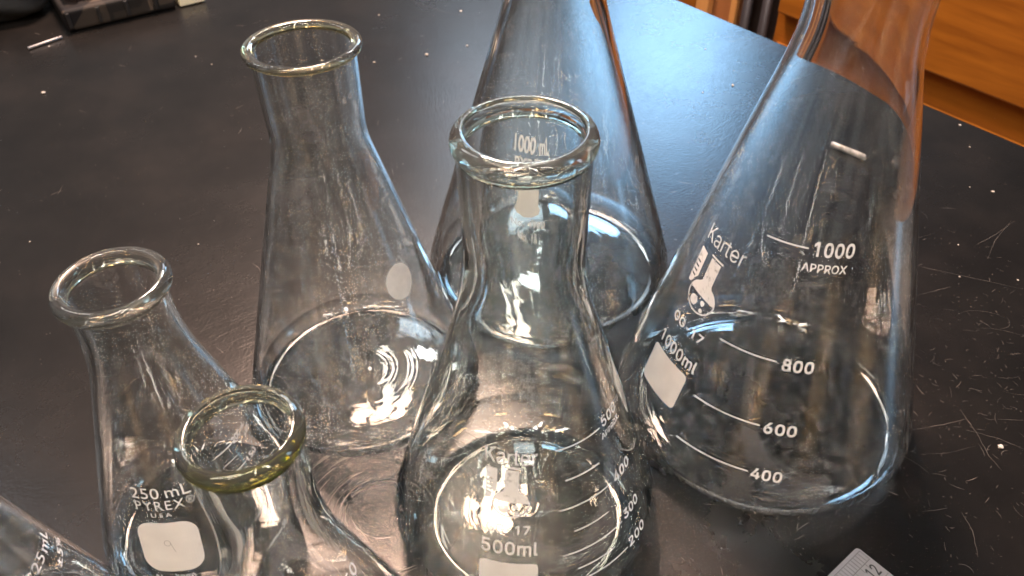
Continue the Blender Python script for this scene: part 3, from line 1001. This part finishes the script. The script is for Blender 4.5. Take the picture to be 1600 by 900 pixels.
for z, a, b_, n_, c0, c1 in ((63.4, 42.9, 64.7, '200', 66.0, 78.5), (51.0, 46.0, 67.0, '150', 69.0, 81.5), (35.0, 46.5, 66.0, '100', 68.0, 79.5), (18.4, 48.0, 66.0, '50', 67.9, 75.0)):
    put_line(d, P, a, b_, z, 0.5)
    put_text(d, P, n_, c0, c1, z - 1.3, 3.2, 0.012)
put_text(d, P, 'mL', 80.0, 88.0, 62.4, 2.4, 0.0)
put_text(d, P, '±5%', 80.5, 91.8, 59.0, 2.0, 0.0)
put_line(d, P, 48.5, 63.3, 57.2, 0.3)

# ---- front flask with the yellow-green rim
H = FL['F6'][5]
rim6 = rim_mat('yellow_green_rim_glass', (0.42, 0.40, 0.03), (0.97, 0.97, 0.90), (H - 5.0) * MM, (H - 1.6) * MM, streak=(0.55, -0.83, 0))
root, P = make_flask('F6', M['clear'], rim6, 'front flask with a thick yellow-green rim beside the flask numbered 9')
d = Sheet(root, M['print'])
put_text(d, P, '250', 58.0, 88.0, 80.5, 4.6, 0.0, spacing=1.05)
put_line(d, P, 36.0, 54.0, 62.0, 0.35)
put_text(d, P, '200', 56.0, 70.0, 60.8, 2.9, 0.0)

# ---- small flask cut by the lower left corner, 125 mL
root, P = make_flask('F7', M['dusty'], M['clear'], 'small 125 mL flask in the lower left corner, only its sloping shoulder showing')
d = Sheet(root, M['print'])
put_text(d, P, '125', 78.0, 100.0, 52.0, 4.2, 0.0, spacing=1.1)
put_text(d, P, 'mL', 104.0, 125.0, 51.6, 4.2, 0.0, spacing=1.1)
put_text(d, P, '±5%', 101.0, 130.0, 43.6, 3.0, -0.004)

# ------------------------------------------------------------------ steel ruler at the bottom right
corner = Vector((0.1364, 0.1743, 0))
U = Vector((14.8, 11.7, 0)).normalized()      # along the ruler towards its end
rz = math.atan2(U.y, U.x)
rul = empty('ruler', corner, rz)
tag(rul, 'grey steel ruler end marked 12 lying on the bench in front of the right flask', 'ruler')
bm = bmesh.new()
add_box(bm, -0.310, 0.0, -0.030, 0.0, 0.0001, 0.0011)
es = [e for e in bm.edges if abs(e.verts[0].co.z - e.verts[1].co.z) > 0.0005]
bmesh.ops.bevel(bm, geom=es, offset=0.0016, segments=4, affect='EDGES', profile=0.5)
from_bm('blade', bm, M['steel'], rul)
bm = bmesh.new()
zt = 0.00116


def strip(bm, x0, x1, y0, y1, z=zt):
    bm.faces.new([bm.verts.new(v) for v in ((x0 * MM, y0 * MM, z), (x1 * MM, y0 * MM, z), (x1 * MM, y1 * MM, z), (x0 * MM, y1 * MM, z))])


strip(bm, -308, -0.8, -1.75, -1.6)
strip(bm, -308, -0.8, -6.3, -6.15)
for k in range(0, 190):
    x = -0.9 - k * 1.5875
    ln = -6.15 if k % 4 else -6.15
    strip(bm, x - 0.08, x + 0.08, ln, -1.6)
    if k % 2 == 0:
        pass
for k in range(0, 24):
    x = -4.2 - k * 3.175
    strip(bm, x - 0.07, x + 0.07, -8.6, -6.3)
strip(bm, -7.5, -0.3, -14.3, -14.15)
tb = sans_polys('12', 12)
fit_box(tb, -7.0 * MM, -2.0 * MM, -12.6 * MM, -7.6 * MM)
for v in tb.verts:
    v.co.z = zt
merge(bm, tb)
from_bm('scale_marking', bm, M['ink'], rul)

# ------------------------------------------------------------------ things lying at the back left
bx = Vector((-0.3799, 0.6710, 0))
bdir = (Vector((-0.2703, 0.7422, 0)) - bx)
brz = math.atan2(bdir.y, bdir.x)


def blotch_mat():
    m, nt, out = nodes_of('blotched_black_cover')
    p = N(nt, 'ShaderNodeBsdfPrincipled', Roughness=0.6)
    p.inputs['Specular IOR Level'].default_value = 0.2
    tc = N(nt, 'ShaderNodeTexCoord')
    v = N(nt, 'ShaderNodeTexVoronoi', Scale=42.0, _distance='CHEBYCHEV')
    L(nt, tc.outputs['Object'], v.inputs['Vector'])
    c = ramp(nt, v.outputs['Color'], [(0.25, (0.006, 0.005, 0.006, 1)), (0.5, (0.014, 0.012, 0.011, 1)), (0.8, (0.075, 0.055, 0.042, 1))])  # blocky cells ramped from near-black to brown
    L(nt, c, p.inputs['Base Color'])
    L(nt, p.outputs[0], out.inputs[0])
    return m


case = empty('equipment_case', bx, brz)
tag(case, 'long low black case with brown blotches lying at the back left of the bench', 'case')
bm = bmesh.new()
add_box(bm, 0.004, 0.097, 0.0, 0.13, 0.001, 0.019, 0.003)
from_bm('case_body', bm, blotch_mat(), case)
for k in range(4):
    bm = bmesh.new()
    add_box(bm, 0.006 + k * 0.024, 0.006 + k * 0.024 + 0.003, -0.0012, 0.002, 0.004, 0.017, 0.0005)
    from_bm('case_rib', bm, M['black'], case)

pm = simple_mat('crumpled_pinkish_paper', (0.42, 0.36, 0.35), 0.9, noise=0.25, nscale=220, bump=0.8)
bm = bmesh.new()
nx_, ny_ = 26, 22
vs = [[bm.verts.new((0.010 + 0.052 * i / nx_, 0.014 + 0.07 * j / ny_ + 0.003 * math.sin(i * 1.1), 0.0207 + 0.0022 * (random.random()) + 0.002 * math.sin(i * .7 + j * .5) + 0.002)) for j in range(ny_ + 1)] for i in range(nx_ + 1)]
for i in range(nx_):
    for j in range(ny_):
        bm.faces.new((vs[i][j], vs[i + 1][j], vs[i + 1][j + 1], vs[i][j + 1]))
r = bmesh.ops.solidify(bm, geom=bm.faces[:], thickness=0.0008)
pp = from_bm('paper_towel', bm, pm, smooth=True, loc=bx)
pp.rotation_euler = (0, 0, brz)
tag(pp, 'crumpled pinkish-grey paper towel on top of the black case', 'paper towel')

bm = bmesh.new()
add_box(bm, 0.0995, 0.123, 0, 0.06, 0.0005, 0.010, 0.0015)
cb = from_bm('cream_block', bm, simple_mat('cream_plastic', (0.72, 0.66, 0.48), 0.5, noise=0.05), loc=bx)
cb.rotation_euler = (0, 0, brz)
tag(cb, 'small cream plastic block at the right end of the black case', 'block')

# a soft black pouch in the far left corner
bm = bmesh.new()
bmesh.ops.create_icosphere(bm, subdivisions=4, radius=1.0)
for v in bm.verts:
    c = v.co
    k = 1 + 0.10 * math.sin(c.x * 5 + 1) * math.sin(c.y * 4) + 0.06 * math.sin(c.z * 9 + c.x * 6)
    v.co = Vector((c.x * 0.050 * k, c.y * 0.045 * k, max(-0.0195, c.z * 0.028 * k) + 0.020))
pc = from_bm('black_pouch', bm, simple_mat('black_fabric', (0.008, 0.008, 0.009), 0.8, noise=0.3, nscale=90), smooth=True, loc=(-0.462, 0.728, 0))
tag(pc, 'soft black pouch at the far left corner of the bench', 'pouch')

# thin rod lying by the pad
def rod(name, a, b, r, mat, z=None, n=12):
    a, b = Vector(a), Vector(b)
    d_ = b - a
    bm = bmesh.new()
    l = d_.length
    ps = [(0, 0), (r * 0.8, 0), (r, r * 0.4), (r, l - r * 0.4), (r * 0.8, l), (0, l)]
    bm.free()
    bm = lathe(ps, n)
    o = from_bm(name, bm, mat, smooth=True, loc=(a.x, a.y, r + 0.0002 if z is None else z))
    o.rotation_euler = d_.to_track_quat('Z', 'Y').to_euler()
    return o


o = rod('metal_rod', (-0.3985, 0.6429, 0), (-0.3789, 0.6643, 0), 0.0012, M['steel'])
tag(o, 'short thin grey metal pin lying in front of the left end of the black case', 'pin')

# whitish streak behind the right flask, modelled as a solid bar on the bench
o = rod('pale_bar', ray_plane(1299, 227), ray_plane(1366, 250), 0.0021, simple_mat('whitish_bar', (0.36, 0.34, 0.32), 0.15, noise=0.6, nscale=160, bump=0.6))
tag(o, 'short whitish streak, modelled as a bar on the bench behind the large right flask', 'rod')


# ------------------------------------------------------------------ cabinets across the aisle
D = 500.0


def cab_obj(name, boxes, mat, parent=None, bev=0.0015):
    """boxes in (s0, s1, n0, n1, z0, z1) mm, n measured out from the cabinet's front towards the aisle's far side"""
    bm = bmesh.new()
    for s0, s1, n0, n1, z0, z1 in boxes:
        add_box(bm, s0 * MM, s1 * MM, n0 * MM, n1 * MM, z0 * MM, z1 * MM, bev)
    return from_bm(name, bm, mat, parent)


cr_ = empty('wooden_cabinet', loc_sn(0, D, -900), EANG)
tag(cr_, 'orange wooden cabinet with a drawer, across the aisle behind the right flask', 'cabinet', 'wooden cabinets across the aisle')
Z = 900.0
cab_obj('carcass', [(-232, 1300, 0, 560, 0, 865)], M['wood'], cr_)
dr = cab_obj('drawer_front', [(-222, 560, -19, -0.5, Z - 212, Z - 52)], M['wood'], cr_, 0.003)
cab_obj('drawer_front', [(566, 1290, -19, -0.5, Z - 212, Z - 52)], M['wood'], cr_, 0.003)
cab_obj('door', [(-222, 176, -12, -0.5, 80, Z - 262)], M['wood'], cr_, 0.003)
cab_obj('door', [(182, 560, -12, -0.5, 80, Z - 262)], M['wood'], cr_, 0.003)
cab_obj('countertop', [(-240, 1310, -30, 570, 866, 898)], M['black'], cr_, 0.003)

cl_ = empty('wooden_cabinet', loc_sn(0, D, -900), EANG)
tag(cl_, 'brown wooden cabinet with pale upright strip, left of the black stand', 'cabinet', 'wooden cabinets across the aisle')
cab_obj('carcass', [(-1400, -306, 0, 560, 0, 865)], M['wood_d'], cl_)
cab_obj('upright_strip', [(-384, -358, -14, -0.5, 60, 860)], M['wood_v'], cl_)
cab_obj('upright_strip', [(-318, -306, -8, -0.5, 60, 860)], M['wood_v'], cl_)
cab_obj('door', [(-900, -386, -12, -0.5, 80, 860)], M['wood'], cl_)
cab_obj('countertop', [(-1400, -300, -30, 570, 866, 898)], M['black'], cl_, 0.003)

st = empty('metal_stand', loc_sn(-270, D - 6, -900), EANG)
tag(st, 'black metal stand with upright tubes between the two wooden cabinets', 'stand')
cab_obj('dark_gap_sheet', [(-33, 33, 30, 44, 0, 850)], M['black'], st)  # black sheet that puts in the dark of the recess behind the uprights
for sx in (-16, 20):
    bm = lathe([(0, 0), (0.008, 0), (0.008, 0.84), (0, 0.84)], 20)
    o = from_bm('upright', bm, M['tube_black'], st, smooth=True, loc=(sx * MM, 0, 0.002))
cab_obj('foot', [(-34, 34, -14, 30, 0, 4)], M['black'], st)


# ------------------------------------------------------------------ scratches, crumbs and dust on the bench top
bm = bmesh.new()


def scratch(bm, pts, w, z=0.00006):
    n = len(pts)
    prev = None
    for i, p in enumerate(pts):
        a, c = pts[max(0, i - 1)], pts[min(n - 1, i + 1)]
        dx, dy = c[0] - a[0], c[1] - a[1]
        l = math.hypot(dx, dy) or 1
        ww = w * (0.25 + 0.75 * math.sin(math.pi * (i + 0.3) / (n - 0.4))) * random.uniform(0.6, 1.2) / 2
        cur = (bm.verts.new((p[0] - dy / l * ww, p[1] + dx / l * ww, z)), bm.verts.new((p[0] + dy / l * ww, p[1] - dx / l * ww, z)))
        if prev:
            bm.faces.new((prev[0], prev[1], cur[1], cur[0]))
        prev = cur


def rand_scratch(bm, x, y, ang, ln, w, curl):
    pts = []
    n = max(4, int(ln / 0.0012))
    px, py = x, y
    for i in range(n):
        pts.append((px, py))
        ang += curl / n + random.gauss(0, 0.05)
        px += math.cos(ang) * ln / n
        py += math.sin(ang) * ln / n
    scratch(bm, pts, w)


random.seed(21)
# worn area at the right front
for k in range(950):
    cxm, cym = random.gauss(0.245, 0.055), random.gauss(0.235, 0.06)
    if random.random() < 0.35:
        cxm, cym = random.uniform(0.05, 0.34), random.uniform(0.13, 0.36)
    rand_scratch(bm, cxm, cym, random.uniform(0, 6.28), random.choice((0.001, 0.0015, 0.0022, 0.0035, 0.006)) * random.uniform(0.7, 1.4), random.uniform(0.00006, 0.00017), random.gauss(0, 0.9))
for k in range(48):
    cxm, cym = random.gauss(0.25, 0.06), random.gauss(0.25, 0.07)
    rand_scratch(bm, cxm, cym, random.gauss(-0.5, 0.7), random.uniform(0.012, 0.035), random.uniform(0.00005, 0.00011), random.gauss(0, 0.9))
# sparse elsewhere
for k in range(120):
    rand_scratch(bm, random.uniform(-0.42, 0.3), random.uniform(0.2, 0.72), random.uniform(0, 6.28), random.uniform(0.002, 0.012), random.uniform(0.00012, 0.0003), random.gauss(0, 0.6))
# long fine ones that can be told apart
for px in ([(1600, 452), (1500, 430), (1430, 415)], [(1430, 462), (1485, 448)], [(1580, 345), (1555, 375), (1543, 405)], [(1524, 383), (1555, 367), (1586, 345)],
           [(1425, 672), (1480, 662), (1510, 655)], [(1500, 640), (1525, 675), (1545, 712), (1565, 735)], [(1510, 672), (1560, 685), (1600, 702)], [(1558, 655), (1600, 657)],
           [(620, -10), (660, 8), (700, 20), (760, 30)], [(1502, 800), (1520, 830), (1528, 870)], [(90, 305), (98, 290)], [(1440, 800), (1480, 794)]):
    q = [ray_plane(*p) for p in px]
    pts = []
    for a, c in zip(q[:-1], q[1:]):
        for i in range(8):
            t = i / 8
            pts.append((a.x + (c.x - a.x) * t + random.gauss(0, 0.0001), a.y + (c.y - a.y) * t + random.gauss(0, 0.0001)))
    pts.append((q[-1].x, q[-1].y))
    scratch(bm, pts, 0.00016)
sc_ = from_bm('scratches', bm, simple_mat('scuffed_resin', (0.085, 0.072, 0.062), 0.6, noise=0.8, nscale=90))
tag(sc_, kind='stuff')

# pale arcs between the flasks, painting the lamp highlight's glint on fine scratches
bm = bmesh.new()
for k in range(95):
    cx_, cy_ = -0.055, 0.195
    rr_ = random.uniform(0.012, 0.060)
    a0 = random.uniform(0, 6.28)
    a1 = a0 + random.uniform(0.3, 1.1)
    pts = [(cx_ + rr_ * math.cos(a0 + (a1 - a0) * i / 14) * 1.1, cy_ + rr_ * math.sin(a0 + (a1 - a0) * i / 14)) for i in range(15)]
    scratch(bm, pts, random.uniform(0.00012, 0.0003), 0.00007)
sc2 = from_bm('painted_glint_arcs', bm, simple_mat('painted_glint', (0.11, 0.090, 0.078), 0.6))
tag(sc2, kind='stuff')

# crumbs
bm = bmesh.new()
random.seed(5)
spots = [(667, 86, 1.5), (730, 72, 1.2), (720, 18, 1.3), (68, 146, 2.0), (77, 73, 0.9), (306, 89, 0.8), (331, 101, 0.8), (1145, 134, 1.3), (1102, 77, 0.8),
         (1098, 145, 0.7), (1551, 300, 1.3), (1515, 293, 0.7), (1563, 699, 1.7), (1500, 196, 0.9), (1497, 383, 0.7), (1499, 433, 0.7), (1590, 438, 0.7), (585, 98, 1.1), (592, 24, 1.0),
         (1360, 100, 0.6), (47, 378, 0.8), (310, 382, 0.7), (1515, 230, 0.7)]
for u, v, s_ in spots:
    c = ray_plane(u, v)
    s_ *= 0.68 if v > 200 else 0.85
    r = bmesh.ops.create_icosphere(bm, subdivisions=2, radius=1.0)
    sx, sy = random.uniform(0.7, 1.3), random.uniform(0.7, 1.3)
    for vv in r['verts']:
        k = random.uniform(0.6, 1.3)
        vv.co = Vector((c.x + vv.co.x * s_ * sx * k * MM, c.y + vv.co.y * s_ * sy * k * MM, 0.0001 + (vv.co.z + 1) * s_ * 0.4 * MM))
for k in range(320):
    x, y = random.uniform(-0.42, 0.36), random.uniform(0.14, 0.70)
    s_ = random.uniform(0.07, 0.2)
    r = bmesh.ops.create_icosphere(bm, subdivisions=1, radius=1.0)
    for vv in r['verts']:
        vv.co = Vector((x + vv.co.x * s_ * MM, y + vv.co.y * s_ * MM, 0.0001 + (vv.co.z + 1) * s_ * 0.4 * MM))
cr2 = from_bm('crumbs', bm, simple_mat('pale_crumb', (0.50, 0.45, 0.40), 0.8, noise=0.2, nscale=500), smooth=True)
tag(cr2, kind='stuff')
